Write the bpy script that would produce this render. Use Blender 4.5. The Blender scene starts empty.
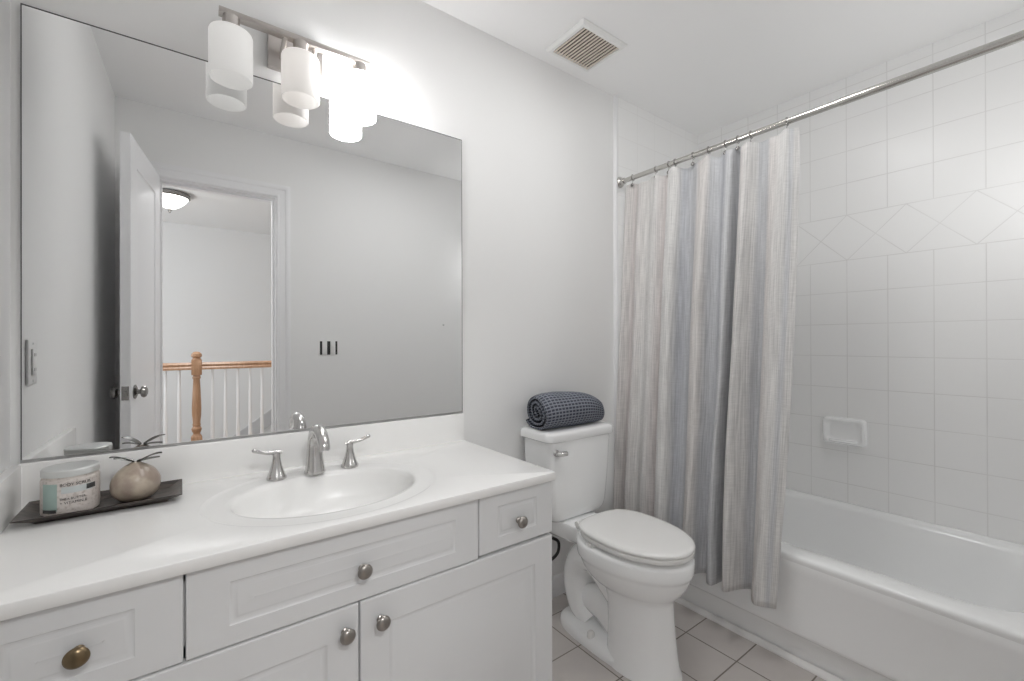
import bpy, bmesh, math, random
import numpy as np
from mathutils import Vector, Matrix

random.seed(7)
SC = bpy.context.scene
COL = SC.collection
PI = math.pi
R = math.radians

# ------------------------------------------------------------------ camera
cam_d = bpy.data.cameras.new('camera')
cam = bpy.data.objects.new('camera', cam_d)
COL.objects.link(cam)
cam_d.sensor_width = 36.0
cam_d.sensor_fit = 'HORIZONTAL'
cam_d.lens = 15.585
cam_d.clip_start = 0.01
yaw, pit, rol = R(36.7545), R(0.1285), R(-0.1571)
fw = Vector((math.sin(yaw)*math.cos(pit), math.cos(yaw)*math.cos(pit), math.sin(pit)))
rt = Vector((math.cos(yaw), -math.sin(yaw), 0))
up = rt.cross(fw)
rt, up = math.cos(rol)*rt + math.sin(rol)*up, math.cos(rol)*up - math.sin(rol)*rt
m3 = Matrix((rt, up, -fw)).transposed()
cam.matrix_world = Matrix.Translation((0, -1.5244, 1.17)) @ m3.to_4x4()
SC.camera = cam

# ------------------------------------------------------------------ light and exposure
w = bpy.data.worlds.new('world')
SC.world = w
w.use_nodes = True
bg = w.node_tree.nodes['Background']
bg.inputs[0].default_value = (0.86, 0.93, 1.0, 1)
bg.inputs[1].default_value = 1.0
SC.view_settings.view_transform = 'Standard'
SC.view_settings.look = 'None'
SC.view_settings.gamma = 1.0
SC.view_settings.use_curve_mapping = False
SC.view_settings.exposure = 0.0
SC.cycles.max_bounces = 16
SC.cycles.diffuse_bounces = 12
SC.cycles.glossy_bounces = 6
SC.cycles.transmission_bounces = 8
SC.cycles.caustics_reflective = False
SC.cycles.caustics_refractive = False
SC.cycles.sample_clamp_indirect = 6.0

LAMP_E = 36.0       # lit shade of the vanity light
HALL_E = 5.0        # hall ceiling lamp
HALL_FILL_W = 24.0        # added fill from the unseen side of the landing
LAND_W = 21.0       # added fill high on the landing, hidden by the door header
CEIL_W = 6.0        # added fill panel at the ceiling, out of view
TUB_W = 3.3         # added fill at the near end of the tub alcove, out of view


def area(name, loc, rot, sx, sy, watt, col=(1, 1, 1)):
    d = bpy.data.lights.new(name, 'AREA')
    d.shape = 'RECTANGLE'
    d.size, d.size_y = sx, sy
    d.energy = watt
    d.color = col
    o = bpy.data.objects.new(name, d)
    COL.objects.link(o)
    o.location = loc
    o.rotation_euler = rot
    return o


# cool fill added across the landing, no window stands there
area('hall_fill', (-1.55, -2.9, 1.5), (0, R(-90), 0), 1.6, 1.8, HALL_FILL_W, (0.95, 0.98, 1.0))
area('ceiling_fill', (1.15, -0.72, 2.437), (0, 0, 0), 0.5, 0.3, CEIL_W, (1.0, 1.0, 1.0))  # unseen fill added to brighten the right side of the room
pd = bpy.data.lights.new('alcove_fill', 'POINT')
pd.energy = TUB_W; pd.shadow_soft_size = 0.05; pd.color = (1.0, 1.0, 1.0)
po = bpy.data.objects.new('alcove_fill', pd); COL.objects.link(po); po.location = (2.08, -1.435, 1.75)  # added fill for the tile wall, no fixture belongs here
area('landing_fill', (0.20, -2.35, 2.41), (R(25), 0, 0), 0.5, 0.3, LAND_W, (1.0, 1.0, 1.0))  # unseen fill added to reach the room through the doorway


# ------------------------------------------------------------------ node helpers
class E_:
    """tiny expression builder over Math nodes"""
    def __init__(s, nt, sock): s.nt, s.s = nt, sock
    def _m(s, op, b=None, c=None):
        n = s.nt.nodes.new('ShaderNodeMath'); n.operation = op
        for i, v in enumerate((s, b, c)):
            if v is None: continue
            if isinstance(v, E_): s.nt.links.new(v.s, n.inputs[i])
            else: n.inputs[i].default_value = v
        return E_(s.nt, n.outputs[0])
    def __add__(s, b): return s._m('ADD', b)
    def __sub__(s, b): return s._m('SUBTRACT', b)
    def __mul__(s, b): return s._m('MULTIPLY', b)
    def abs(s): return s._m('ABSOLUTE')
    def fract(s): return s._m('FRACT')
    def min(s, b): return s._m('MINIMUM', b)
    def max(s, b): return s._m('MAXIMUM', b)
    def lt(s, b): return s._m('LESS_THAN', b)
    def gt(s, b): return s._m('GREATER_THAN', b)
    def grid(s, pitch, off):      # distance to nearest line of a grid
        return (((s - off) * (1/pitch)) + 0.5).fract().__sub__(0.5).abs() * pitch
    def smooth(s, a, b, lo, hi):
        n = s.nt.nodes.new('ShaderNodeMapRange'); n.interpolation_type = 'SMOOTHSTEP'
        s.nt.links.new(s.s, n.inputs[0])
        for i, v in zip((1, 2, 3, 4), (a, b, lo, hi)): n.inputs[i].default_value = v
        return E_(s.nt, n.outputs[0])


def new_mat(name):
    m = bpy.data.materials.new(name); m.use_nodes = True
    nt = m.node_tree
    return m, nt, nt.nodes['Principled BSDF']


def mat(name, col, rough=0.5, metal=0.0, spec=0.5, bump=0.0, bscale=200.0, var=0.0, coat=0.0):
    m, nt, b = new_mat(name)
    b.inputs['Base Color'].default_value = (*col, 1)
    b.inputs['Roughness'].default_value = rough
    b.inputs['Metallic'].default_value = metal
    b.inputs['Specular IOR Level'].default_value = spec
    if coat: b.inputs['Coat Weight'].default_value = coat
    if bump or var:
        tc = nt.nodes.new('ShaderNodeTexCoord')
        nz = nt.nodes.new('ShaderNodeTexNoise'); nz.inputs['Scale'].default_value = bscale
        nz.inputs['Detail'].default_value = 3
        nt.links.new(tc.outputs['Object'], nz.inputs['Vector'])
        if bump:
            bp = nt.nodes.new('ShaderNodeBump'); bp.inputs['Strength'].default_value = bump
            bp.inputs['Distance'].default_value = 0.002
            nt.links.new(nz.outputs['Fac'], bp.inputs['Height'])
            nt.links.new(bp.outputs['Normal'], b.inputs['Normal'])
        if var:
            r = nt.nodes.new('ShaderNodeMixRGB')
            r.inputs[1].default_value = (*[c*(1-var) for c in col], 1)
            r.inputs[2].default_value = (*[min(1, c*(1+var)) for c in col], 1)
            nt.links.new(nz.outputs['Fac'], r.inputs[0])
            nt.links.new(r.outputs[0], b.inputs['Base Color'])
    return m


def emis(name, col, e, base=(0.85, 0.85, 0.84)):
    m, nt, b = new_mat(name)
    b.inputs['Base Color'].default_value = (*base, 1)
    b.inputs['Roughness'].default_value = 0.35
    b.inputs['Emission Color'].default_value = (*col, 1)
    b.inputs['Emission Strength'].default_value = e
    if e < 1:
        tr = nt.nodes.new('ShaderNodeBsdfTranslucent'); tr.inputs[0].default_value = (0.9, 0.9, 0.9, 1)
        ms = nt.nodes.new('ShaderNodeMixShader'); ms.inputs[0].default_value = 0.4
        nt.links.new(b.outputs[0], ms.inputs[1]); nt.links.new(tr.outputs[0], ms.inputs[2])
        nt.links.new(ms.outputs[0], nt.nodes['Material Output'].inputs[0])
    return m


def wall_tile(name, axis, u0, ud, grout):
    m, nt, b = new_mat(name)
    g = nt.nodes.new('ShaderNodeNewGeometry')
    sp = nt.nodes.new('ShaderNodeSeparateXYZ')
    nt.links.new(g.outputs['Position'], sp.inputs[0])
    u = E_(nt, sp.outputs[axis]); v = E_(nt, sp.outputs[2])
    p = 0.1545
    lo, hi = 1.2497 + 2*p, 1.777
    above = v.gt((lo+hi)/2)
    du = u.grid(p, u0)
    dvl = v.grid(p, 1.2497); dvh = v.grid(p, hi)
    dv = dvl + (dvh - dvl) * above
    d = du.min(dv)
    band = v.gt(lo) * v.lt(hi)
    q = hi - lo
    a_ = (u - ud + (v - (lo+hi)/2)) * (1/q)
    b_ = (u - ud - (v - (lo+hi)/2)) * (1/q)
    da = (a_.fract() - 0.5).abs() * (q*0.7071)
    db = (b_.fract() - 0.5).abs() * (q*0.7071)
    dd = da.min(db).min((v - lo).abs()).min((v - hi).abs())
    d = d + (dd - d) * band
    mask = d.smooth(0.0008, 0.0024, 1.0, 0.0)
    nz = nt.nodes.new('ShaderNodeTexNoise'); nz.inputs['Scale'].default_value = 5
    nt.links.new(g.outputs['Position'], nz.inputs['Vector'])
    dirt = E_(nt, nz.outputs['Fac']).smooth(0.3, 0.7, 0.55, 1.0)
    mk = mask * dirt
    mx = nt.nodes.new('ShaderNodeMixRGB')
    mx.inputs[1].default_value = (0.88, 0.88, 0.875, 1)
    mx.inputs[2].default_value = (*grout, 1)
    nt.links.new(mk.s, mx.inputs[0]); nt.links.new(mx.outputs[0], b.inputs['Base Color'])
    rr = mask * 0.55 + 0.28
    nt.links.new(rr.s, b.inputs['Roughness'])
    h = d.smooth(0.0, 0.005, 0.0, 1.0)
    bp = nt.nodes.new('ShaderNodeBump'); bp.inputs['Strength'].default_value = 0.18
    bp.inputs['Distance'].default_value = 0.0012
    nt.links.new(h.s, bp.inputs['Height']); nt.links.new(bp.outputs['Normal'], b.inputs['Normal'])
    return m


def floor_tile(name):
    m, nt, b = new_mat(name)
    g = nt.nodes.new('ShaderNodeNewGeometry')
    sp = nt.nodes.new('ShaderNodeSeparateXYZ')
    nt.links.new(g.outputs['Position'], sp.inputs[0])
    u = E_(nt, sp.outputs[0]); v = E_(nt, sp.outputs[1])
    d = u.grid(0.2025, 1.624).min(v.grid(0.2025, -0.512))
    mask = d.smooth(0.0016, 0.0032, 1.0, 0.0)
    nz = nt.nodes.new('ShaderNodeTexNoise'); nz.inputs['Scale'].default_value = 9
    nz.inputs['Detail'].default_value = 6
    nt.links.new(g.outputs['Position'], nz.inputs['Vector'])
    c = nt.nodes.new('ShaderNodeMixRGB')
    c.inputs[1].default_value = (0.50, 0.465, 0.445, 1); c.inputs[2].default_value = (0.58, 0.545, 0.52, 1)
    nt.links.new(nz.outputs['Fac'], c.inputs[0])
    mx = nt.nodes.new('ShaderNodeMixRGB'); mx.inputs[2].default_value = (0.20, 0.175, 0.15, 1)
    nt.links.new(c.outputs[0], mx.inputs[1]); nt.links.new(mask.s, mx.inputs[0])
    nt.links.new(mx.outputs[0], b.inputs['Base Color'])
    rr = mask * 0.5 + 0.32
    nt.links.new(rr.s, b.inputs['Roughness'])
    h = d.smooth(0.0, 0.006, 0.0, 1.0)
    bp = nt.nodes.new('ShaderNodeBump'); bp.inputs['Strength'].default_value = 0.4
    bp.inputs['Distance'].default_value = 0.0015
    nt.links.new(h.s, bp.inputs['Height']); nt.links.new(bp.outputs['Normal'], b.inputs['Normal'])
    return m


def curtain_mat(name):
    m, nt, b = new_mat(name)
    uv = nt.nodes.new('ShaderNodeUVMap'); uv.uv_map = 'UVMap'
    sp = nt.nodes.new('ShaderNodeSeparateXYZ'); nt.links.new(uv.outputs[0], sp.inputs[0])
    # broad woven stripes and painted fold shade along u
    cr = nt.nodes.new('ShaderNodeValToRGB'); cr.color_ramp.interpolation = 'EASE'
    els = STRIPES_AND_SHADE
    cr.color_ramp.elements[0].position = els[0][0]; cr.color_ramp.elements[0].color = (*els[0][1], 1)
    cr.color_ramp.elements[1].position = els[-1][0]; cr.color_ramp.elements[1].color = (*els[-1][1], 1)
    for p_, c_ in els[1:-1]:
        e = cr.color_ramp.elements.new(p_); e.color = (*c_, 1)
    nt.links.new(sp.outputs[0], cr.inputs[0])
    # vertical slub streaks and horizontal weft
    mp = nt.nodes.new('ShaderNodeMapping'); mp.inputs['Scale'].default_value = (260, 10, 1)
    nt.links.new(uv.outputs[0], mp.inputs[0])
    n1 = nt.nodes.new('ShaderNodeTexNoise'); n1.inputs['Scale'].default_value = 1; n1.inputs['Detail'].default_value = 4
    nt.links.new(mp.outputs[0], n1.inputs['Vector'])
    mp2 = nt.nodes.new('ShaderNodeMapping'); mp2.inputs['Scale'].default_value = (30, 500, 1)
    nt.links.new(uv.outputs[0], mp2.inputs[0])
    n2 = nt.nodes.new('ShaderNodeTexNoise'); n2.inputs['Scale'].default_value = 1
    nt.links.new(mp2.outputs[0], n2.inputs['Vector'])
    f = E_(nt, n1.outputs['Fac']).smooth(0.3, 0.7, 0.83, 1.10) * E_(nt, n2.outputs['Fac']).smooth(0.3, 0.7, 0.95, 1.05)
    mx = nt.nodes.new('ShaderNodeVectorMath'); mx.operation = 'SCALE'
    nt.links.new(cr.outputs[0], mx.inputs[0]); nt.links.new(f.s, mx.inputs['Scale'])
    nt.links.new(mx.outputs[0], b.inputs['Base Color'])
    b.inputs['Roughness'].default_value = 0.9
    b.inputs['Specular IOR Level'].default_value = 0.1
    bp = nt.nodes.new('ShaderNodeBump'); bp.inputs['Strength'].default_value = 0.25
    bp.inputs['Distance'].default_value = 0.001
    nt.links.new(n1.outputs['Fac'], bp.inputs['Height']); nt.links.new(bp.outputs['Normal'], b.inputs['Normal'])
    tr = nt.nodes.new('ShaderNodeBsdfTranslucent'); nt.links.new(mx.outputs[0], tr.inputs[0])
    ms = nt.nodes.new('ShaderNodeMixShader'); ms.inputs[0].default_value = 0.18
    out = nt.nodes['Material Output']
    nt.links.new(b.outputs[0], ms.inputs[1]); nt.links.new(tr.outputs[0], ms.inputs[2])
    nt.links.new(ms.outputs[0], out.inputs[0])
    return m


def waffle_mat(name):
    m, nt, b = new_mat(name)
    uv = nt.nodes.new('ShaderNodeUVMap'); uv.uv_map = 'UVMap'
    sp = nt.nodes.new('ShaderNodeSeparateXYZ'); nt.links.new(uv.outputs[0], sp.inputs[0])
    p = 0.0125
    du = E_(nt, sp.outputs[0]).grid(p, 0); dv = E_(nt, sp.outputs[1]).grid(p*1.6, 0)
    d = du.min(dv)
    h = d.smooth(0.0, p*0.4, 1.0, 0.0)
    mx = nt.nodes.new('ShaderNodeMixRGB')
    mx.inputs[1].default_value = (0.055, 0.062, 0.082, 1); mx.inputs[2].default_value = (0.27, 0.285, 0.325, 1)
    nt.links.new(h.s, mx.inputs[0]); nt.links.new(mx.outputs[0], b.inputs['Base Color'])
    b.inputs['Roughness'].default_value = 0.95
    b.inputs['Specular IOR Level'].default_value = 0.1
    bp = nt.nodes.new('ShaderNodeBump'); bp.inputs['Strength'].default_value = 0.9
    bp.inputs['Distance'].default_value = 0.003
    nt.links.new(h.s, bp.inputs['Height']); nt.links.new(bp.outputs['Normal'], b.inputs['Normal'])
    return m


def wood_mat(name, c1, c2, scale=(30, 30, 3), rough=0.35):
    m, nt, b = new_mat(name)
    tc = nt.nodes.new('ShaderNodeTexCoord')
    mp = nt.nodes.new('ShaderNodeMapping'); mp.inputs['Scale'].default_value = scale
    nt.links.new(tc.outputs['Object'], mp.inputs[0])
    n = nt.nodes.new('ShaderNodeTexNoise'); n.inputs['Scale'].default_value = 1.5; n.inputs['Detail'].default_value = 5
    n.inputs['Distortion'].default_value = 0.8
    nt.links.new(mp.outputs[0], n.inputs['Vector'])
    mx = nt.nodes.new('ShaderNodeMixRGB'); mx.inputs[1].default_value = (*c1, 1); mx.inputs[2].default_value = (*c2, 1)
    f = E_(nt, n.outputs['Fac']).smooth(0.35, 0.65, 0, 1)
    nt.links.new(f.s, mx.inputs[0]); nt.links.new(mx.outputs[0], b.inputs['Base Color'])
    b.inputs['Roughness'].default_value = rough
    return m


def speckle_mat(name, base, dark, scale, lo, hi, rough=0.5):
    m, nt, b = new_mat(name)
    tc = nt.nodes.new('ShaderNodeTexCoord')
    n = nt.nodes.new('ShaderNodeTexNoise'); n.inputs['Scale'].default_value = scale; n.inputs['Detail'].default_value = 4
    nt.links.new(tc.outputs['Object'], n.inputs['Vector'])
    mx = nt.nodes.new('ShaderNodeMixRGB'); mx.inputs[1].default_value = (*base, 1); mx.inputs[2].default_value = (*dark, 1)
    f = E_(nt, n.outputs['Fac']).smooth(lo, hi, 0, 1)
    nt.links.new(f.s, mx.inputs[0]); nt.links.new(mx.outputs[0], b.inputs['Base Color'])
    b.inputs['Roughness'].default_value = rough
    return m


CREAM = (0.755, 0.73, 0.715)
PINK = (0.72, 0.68, 0.67)
PALE = (0.785, 0.775, 0.765)
BLUE = (0.585, 0.595, 0.625)
GREY = (0.625, 0.63, 0.645)
LBLU = (0.68, 0.685, 0.70)
# u (0..1 along the cloth) -> colour of the woven stripe or painted fold shade
STRIPES_AND_SHADE = [(0.0, PALE), (0.05, CREAM), (0.075, PINK), (0.10, CREAM), (0.20, PALE), (0.27, PINK), (0.315, PALE), (0.36, PALE),
           (0.385, BLUE), (0.455, GREY), (0.475, CREAM), (0.51, CREAM), (0.53, LBLU), (0.60, BLUE), (0.635, LBLU),
           (0.665, GREY), (0.70, GREY), (0.715, CREAM), (0.775, PALE), (0.80, GREY), (0.835, GREY), (0.865, CREAM),  # greys over the deep folds are fold shade painted into the cloth
           (0.94, PALE), (0.965, LBLU), (0.98, PALE), (1.0, PALE)]

M = {
    'wall': mat('wall_paint', (0.815, 0.815, 0.81), 0.6, bump=0.05, bscale=90),
    'ceil': mat('ceiling_paint', (0.90, 0.90, 0.90), 0.8, bump=0.06, bscale=120),
    'trimw': mat('white_trim_paint', (0.82, 0.82, 0.83), 0.35),
    'tile_r': wall_tile('white_wall_tile', 1, -0.6221, -1.2145, (0.73, 0.725, 0.715)),
    'tile_f': wall_tile('white_wall_tile_end', 0, 1.830, 2.18, (0.80, 0.795, 0.785)),
    'floor': floor_tile('beige_floor_tile'),
    'hallfloor': wood_mat('hall_floor_wood', (0.35, 0.24, 0.15), (0.45, 0.32, 0.2)),
    'counter': mat('cultured_marble', (0.89, 0.887, 0.876), 0.24, spec=0.35, var=0.015, bscale=6),
    'cab': mat('white_thermofoil', (0.725, 0.73, 0.735), 0.38),
    'cabdark': mat('cabinet_gap', (0.10, 0.10, 0.10), 0.8),
    'porc': mat('white_porcelain', (0.91, 0.915, 0.915), 0.09),
    'seat': mat('white_seat_plastic', (0.83, 0.825, 0.81), 0.2),
    'tub': mat('tub_enamel', (0.91, 0.915, 0.915), 0.12),
    'nickel': mat('brushed_nickel', (0.62, 0.61, 0.60), 0.2, 1.0),
    'chrome': mat('chrome', (0.78, 0.78, 0.79), 0.09, 1.0),
    'bar': mat('satin_nickel', (0.58, 0.545, 0.52), 0.3, 1.0),
    'knob': mat('pewter_knob', (0.36, 0.335, 0.31), 0.3, 1.0, var=0.2, bscale=60),
    'brass': mat('aged_bronze_knob', (0.22, 0.165, 0.10), 0.3, 1.0, var=0.2, bscale=60),
    'mirror': mat('mirror_silver', (0.93, 0.935, 0.935), 0.0, 1.0),
    'medge': mat('mirror_edge', (0.08, 0.08, 0.08), 0.4),
    'channel': mat('mirror_channel', (0.45, 0.45, 0.45), 0.3, 1.0),
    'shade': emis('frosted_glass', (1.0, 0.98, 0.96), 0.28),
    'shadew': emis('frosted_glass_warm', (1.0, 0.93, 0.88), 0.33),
    'shadeon': emis('frosted_glass_lit', (1.0, 0.99, 0.985), LAMP_E),
    'hallglass': emis('hall_lamp_glass', (1.0, 0.98, 0.95), HALL_E),
    'curtain': curtain_mat('striped_linen'),
    'waffle': waffle_mat('waffle_weave'),
    'tray': wood_mat('dark_tray_wood', (0.022, 0.017, 0.015), (0.085, 0.066, 0.055), (20, 90, 20), 0.35),
    'vase': speckle_mat('taupe_glaze', (0.33, 0.265, 0.22), (0.48, 0.41, 0.33), 26, 0.38, 0.66, 0.28),
    'leaf': mat('dark_leaf', (0.055, 0.055, 0.04), 0.4, var=0.4, bscale=80),
    'scrub': speckle_mat('salt_scrub', (0.62, 0.57, 0.53), (0.36, 0.30, 0.26), 220, 0.55, 0.75, 0.5),
    'lid': mat('grey_metal_lid', (0.60, 0.61, 0.60), 0.35, 0.3),
    'teal': mat('pale_teal_label', (0.33, 0.43, 0.40), 0.5),
    'paleblue': mat('pale_blue_label', (0.50, 0.53, 0.53), 0.5),
    'label': speckle_mat('speckled_label', (0.60, 0.555, 0.525), (0.40, 0.35, 0.315), 160, 0.45, 0.75, 0.35),
    'ink': mat('black_ink', (0.05, 0.05, 0.05), 0.6),
    'black': mat('black_rubber', (0.02, 0.02, 0.02), 0.5),
    'plate': mat('white_plastic', (0.82, 0.82, 0.81), 0.3),
    'dust': mat('vent_cavity', (0.05, 0.035, 0.025), 0.9),
    'slat': mat('dusty_vent_slat', (0.78, 0.70, 0.62), 0.6),
    'hallwall': mat('grey_hall_paint', (0.77, 0.77, 0.77), 0.7),
    'oak': wood_mat('honey_oak', (0.36, 0.20, 0.11), (0.46, 0.27, 0.16), (40, 40, 4)),
    'doorknob': mat('satin_pewter', (0.30, 0.29, 0.28), 0.25, 1.0),
    'ring': mat('ring_nickel', (0.35, 0.34, 0.33), 0.25, 1.0),
    'rod': mat('rod_steel', (0.60, 0.585, 0.56), 0.16, 1.0),
    'caulk': mat('white_caulk', (0.80, 0.79, 0.78), 0.4),
    'grime': mat('bolt_cap', (0.78, 0.77, 0.75), 0.25),
}
g_, nt_, b_ = new_mat('clear_glass')
b_.inputs['Base Color'].default_value = (0.97, 0.98, 0.97, 1)
b_.inputs['Roughness'].default_value = 0.02
b_.inputs['Transmission Weight'].default_value = 1.0
b_.inputs['IOR'].default_value = 1.2
M['glass'] = g_


# ------------------------------------------------------------------ mesh helpers
def link(name, bm, material, parent=None, smooth=35, uv=False):
    me = bpy.data.meshes.new(name)
    bmesh.ops.recalc_face_normals(bm, faces=bm.faces[:])
    bm.to_mesh(me); bm.free()
    mats = material if isinstance(material, (list, tuple)) else [material]
    for k in mats: me.materials.append(M[k] if isinstance(k, str) else k)
    if smooth:
        me.polygons.foreach_set('use_smooth', [True]*len(me.polygons))
        me.set_sharp_from_angle(angle=R(smooth))
    o = bpy.data.objects.new(name, me)
    COL.objects.link(o)
    if parent: o.parent = parent
    return o


def thing(name, label, cat, loc=(0, 0, 0), rz=0, group=None):
    o = bpy.data.objects.new(name, None); COL.objects.link(o)
    o.location = loc; o.rotation_euler = (0, 0, rz)
    o.empty_display_size = 0.05
    o['label'] = label; o['category'] = cat
    if group: o['group'] = group
    return o


def tag(o, label, cat, group=None):
    o['label'] = label; o['category'] = cat
    if group: o['group'] = group
    return o


def struct(o, label=None, cat=None):
    o['kind'] = 'structure'
    if label: o['label'] = label
    if cat: o['category'] = cat
    return o


def bx(bm, x0, x1, y0, y1, z0, z1, bev=0.0, seg=2):
    t = bmesh.new()
    bmesh.ops.create_cube(t, size=1)
    bmesh.ops.scale(t, vec=(x1-x0, y1-y0, z1-z0), verts=t.verts)
    bmesh.ops.translate(t, vec=((x0+x1)/2, (y0+y1)/2, (z0+z1)/2), verts=t.verts)
    if bev:
        bmesh.ops.bevel(t, geom=t.edges[:], offset=bev, segments=seg, profile=0.5, affect='EDGES')
    me = bpy.data.meshes.new('tmp'); t.to_mesh(me); t.free()
    bm.from_mesh(me); bpy.data.meshes.remove(me)
    return bm


def box(x0, x1, y0, y1, z0, z1, bev=0.0, seg=2):
    return bx(bmesh.new(), x0, x1, y0, y1, z0, z1, bev, seg)


def loft(bm, loops, cap0=True, cap1=True, closed=True):
    rows = [[bm.verts.new(p) for p in L] for L in loops]
    n = len(rows[0])
    for a, b in zip(rows, rows[1:]):
        for i in range(n if closed else n-1):
            j = (i+1) % n
            try: bm.faces.new((a[i], a[j], b[j], b[i]))
            except ValueError: pass
    if cap0: bm.faces.new(rows[0][::-1])
    if cap1: bm.faces.new(rows[-1])
    return rows


def circle(r, z, n=32, cx=0, cy=0):
    return [(cx+r*math.cos(2*PI*i/n), cy+r*math.sin(2*PI*i/n), z) for i in range(n)]


def lathe(bm, prof, n=32, cx=0, cy=0, mtx=None, cap0=True, cap1=True):
    t = bmesh.new() if mtx is not None else bm
    loft(t, [circle(max(r, 1e-4), z, n, cx, cy) for r, z in prof], cap0, cap1)
    if mtx is not None:
        bmesh.ops.transform(t, matrix=mtx, verts=t.verts)
        me = bpy.data.meshes.new('tmp'); t.to_mesh(me); t.free(); bm.from_mesh(me); bpy.data.meshes.remove(me)
    return bm


def aim(p, d):
    """matrix taking +Z to direction d at p"""
    return Matrix.Translation(p) @ Vector(d).to_track_quat('Z', 'Y').to_matrix().to_4x4()


def tube(bm, pts, rads, n=16, sx=1.0, caps=True):
    """sweep; rads number or list; sx flattens along the frame's first axis"""
    pts = [Vector(p) for p in pts]
    if not isinstance(rads, (list, tuple)): rads = [rads]*len(pts)
    loops = []
    prev = None
    for i, p in enumerate(pts):
        d = (pts[min(i+1, len(pts)-1)] - pts[max(i-1, 0)]).normalized()
        if prev is None:
            a = d.orthogonal().normalized() if abs(d.x) > 0.9 else (Vector((1, 0, 0)) - d*d.x).normalized()
        else:
            a = (prev - d*prev.dot(d)).normalized()
        prev = a
        b = d.cross(a)
        loops.append([p + float(rads[i])*(sx*math.cos(2*PI*k/n)*a + math.sin(2*PI*k/n)*b) for k in range(n)])
    loft(bm, loops, caps, caps)
    return bm


def cat_rom(P, n):
    """Catmull-Rom through P (list of tuples), n samples per span"""
    P = np.array(P, float); Q = np.vstack([2*P[0]-P[1], P, 2*P[-1]-P[-2]])
    out = []
    for i in range(1, len(Q)-2):
        for t in np.linspace(0, 1, n, endpoint=False):
            a, b, c, d = Q[i-1], Q[i], Q[i+1], Q[i+2]
            out.append(0.5*((2*b)+(-a+c)*t+(2*a-5*b+4*c-d)*t*t+(-a+3*b-3*c+d)*t**3))
    out.append(P[-1])
    return np.array(out)


def rrect(x0, x1, y0, y1, r, z, n=6):
    pts = []
    for cx, cy, a0 in ((x1-r, y1-r, 0), (x0+r, y1-r, 90), (x0+r, y0+r, 180), (x1-r, y0+r, 270)):
        for k in range(n+1):
            a = R(a0+90*k/n)
            pts.append((cx+r*math.cos(a), cy+r*math.sin(a), z))
    return pts


def quad(bm, *pts):
    return bm.faces.new([bm.verts.new(p) for p in pts])


def prism(bm, poly, z0, z1):
    loft(bm, [[(x, y, z0) for x, y in poly], [(x, y, z1) for x, y in poly]])
    return bm


def wx(y):          # the left wall runs a little off square
    return -0.318 + 0.030*(-y)


H = 2.443
XR = 2.582
YB = -1.54
YH = -1.66          # hall side of the back wall

# ------------------------------------------------------------------ room shell
struct(link('floor', box(-0.55, XR+0.12, YH, 0.12, -0.08, 0.0), 'floor', smooth=0))
struct(link('ceiling', box(-0.55, XR+0.12, YH, 0.12, H, H+0.08), 'ceil', smooth=0))
wf = struct(link('wall_front', box(-0.55, XR+0.12, 0.0, 0.12, 0, H), 'wall', smooth=0))
link('tile_panel', box(1.822, XR, -0.009, 0.001, 0.36, H), 'tile_f', wf, smooth=0)
bm = bmesh.new()
prism(bm, [(wx(0), 0), (wx(YB), YB), (-0.55, YB), (-0.55, 0)], 0, H)
struct(link('wall_left', bm, 'wall', smooth=0))
struct(link('wall_right', box(XR, XR+0.12, YH, 0.0, 0, H), 'tile_r', smooth=0))
DX0, DX1, DZ = -0.105, 0.478, 2.068
bm = bmesh.new()
bx(bm, -0.55, DX0, YH, YB, 0, H); bx(bm, DX1, XR, YH, YB, 0, H); bx(bm, DX0, DX1, YH, YB, DZ, H)
struct(link('wall_back', bm, 'wall', smooth=0))
# bullnose strip closing the tile edge on the mirror wall
bm = bmesh.new()
tube(bm, [(1.810, -0.002, 0.0), (1.810, -0.002, H)], 0.014, 14)
struct(link('trim_1', bm, 'trimw'))
# door casing on the bathroom side and jamb lining
bm = bmesh.new()
cw = 0.075
cprof = [(0.0, 0.0), (0.0, 0.010), (0.004, 0.013), (0.012, 0.013), (0.016, 0.010), (0.045, 0.011), (0.052, 0.016), (0.066, 0.019), (cw, 0.017), (cw, 0.0)]
loft(bm, [[(DX0+0.006-a, YB+b, 0) for a, b in cprof], [(DX0+0.006-a, YB+b, DZ-0.006+a) for a, b in cprof],
          [(DX1-0.006+a, YB+b, DZ-0.006+a) for a, b in cprof], [(DX1-0.006+a, YB+b, 0) for a, b in cprof]])
jp = [(0.0, YH-0.004), (0.012, YH-0.004), (0.012, YH+0.05), (0.024, YH+0.05), (0.024, YH+0.085), (0.012, YH+0.085), (0.012, YB+0.002), (0.0, YB+0.002)]
loft(bm, [[(DX0+a, y, 0) for a, y in jp], [(DX0+a, y, DZ-a) for a, y in jp], [(DX1-a, y, DZ-a) for a, y in jp], [(DX1-a, y, 0) for a, y in jp]])
struct(link('trim_2', bm, 'trimw', smooth=30))
# baseboards
bm = bmesh.new()
loft(bm, [[(x, 0, 0), (x, -0.014, 0), (x, -0.014, 0.072), (x, -0.008, 0.085), (x, 0, 0.088)] for x in (0.886, 1.797)])
struct(link('baseboard_front', bm, 'trimw', smooth=30))
bm = bmesh.new()
loft(bm, [[(x, YB, 0), (x, YB+0.014, 0), (x, YB+0.014, 0.072), (x, YB+0.008, 0.085), (x, YB, 0.088)] for x in (DX1+cw, 1.79)])
struct(link('baseboard_back', bm, 'trimw', smooth=30))
# quarter round along the tub on the floor
bm = bmesh.new()
loft(bm, [[(1.80, y, 0)]+[(1.80-0.022*math.cos(a), y, 0.018*math.sin(a)) for a in np.linspace(0, PI/2, 7)] for y in (YB, -0.0145)])
struct(link('trim_3', bm, 'caulk', smooth=40))

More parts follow.
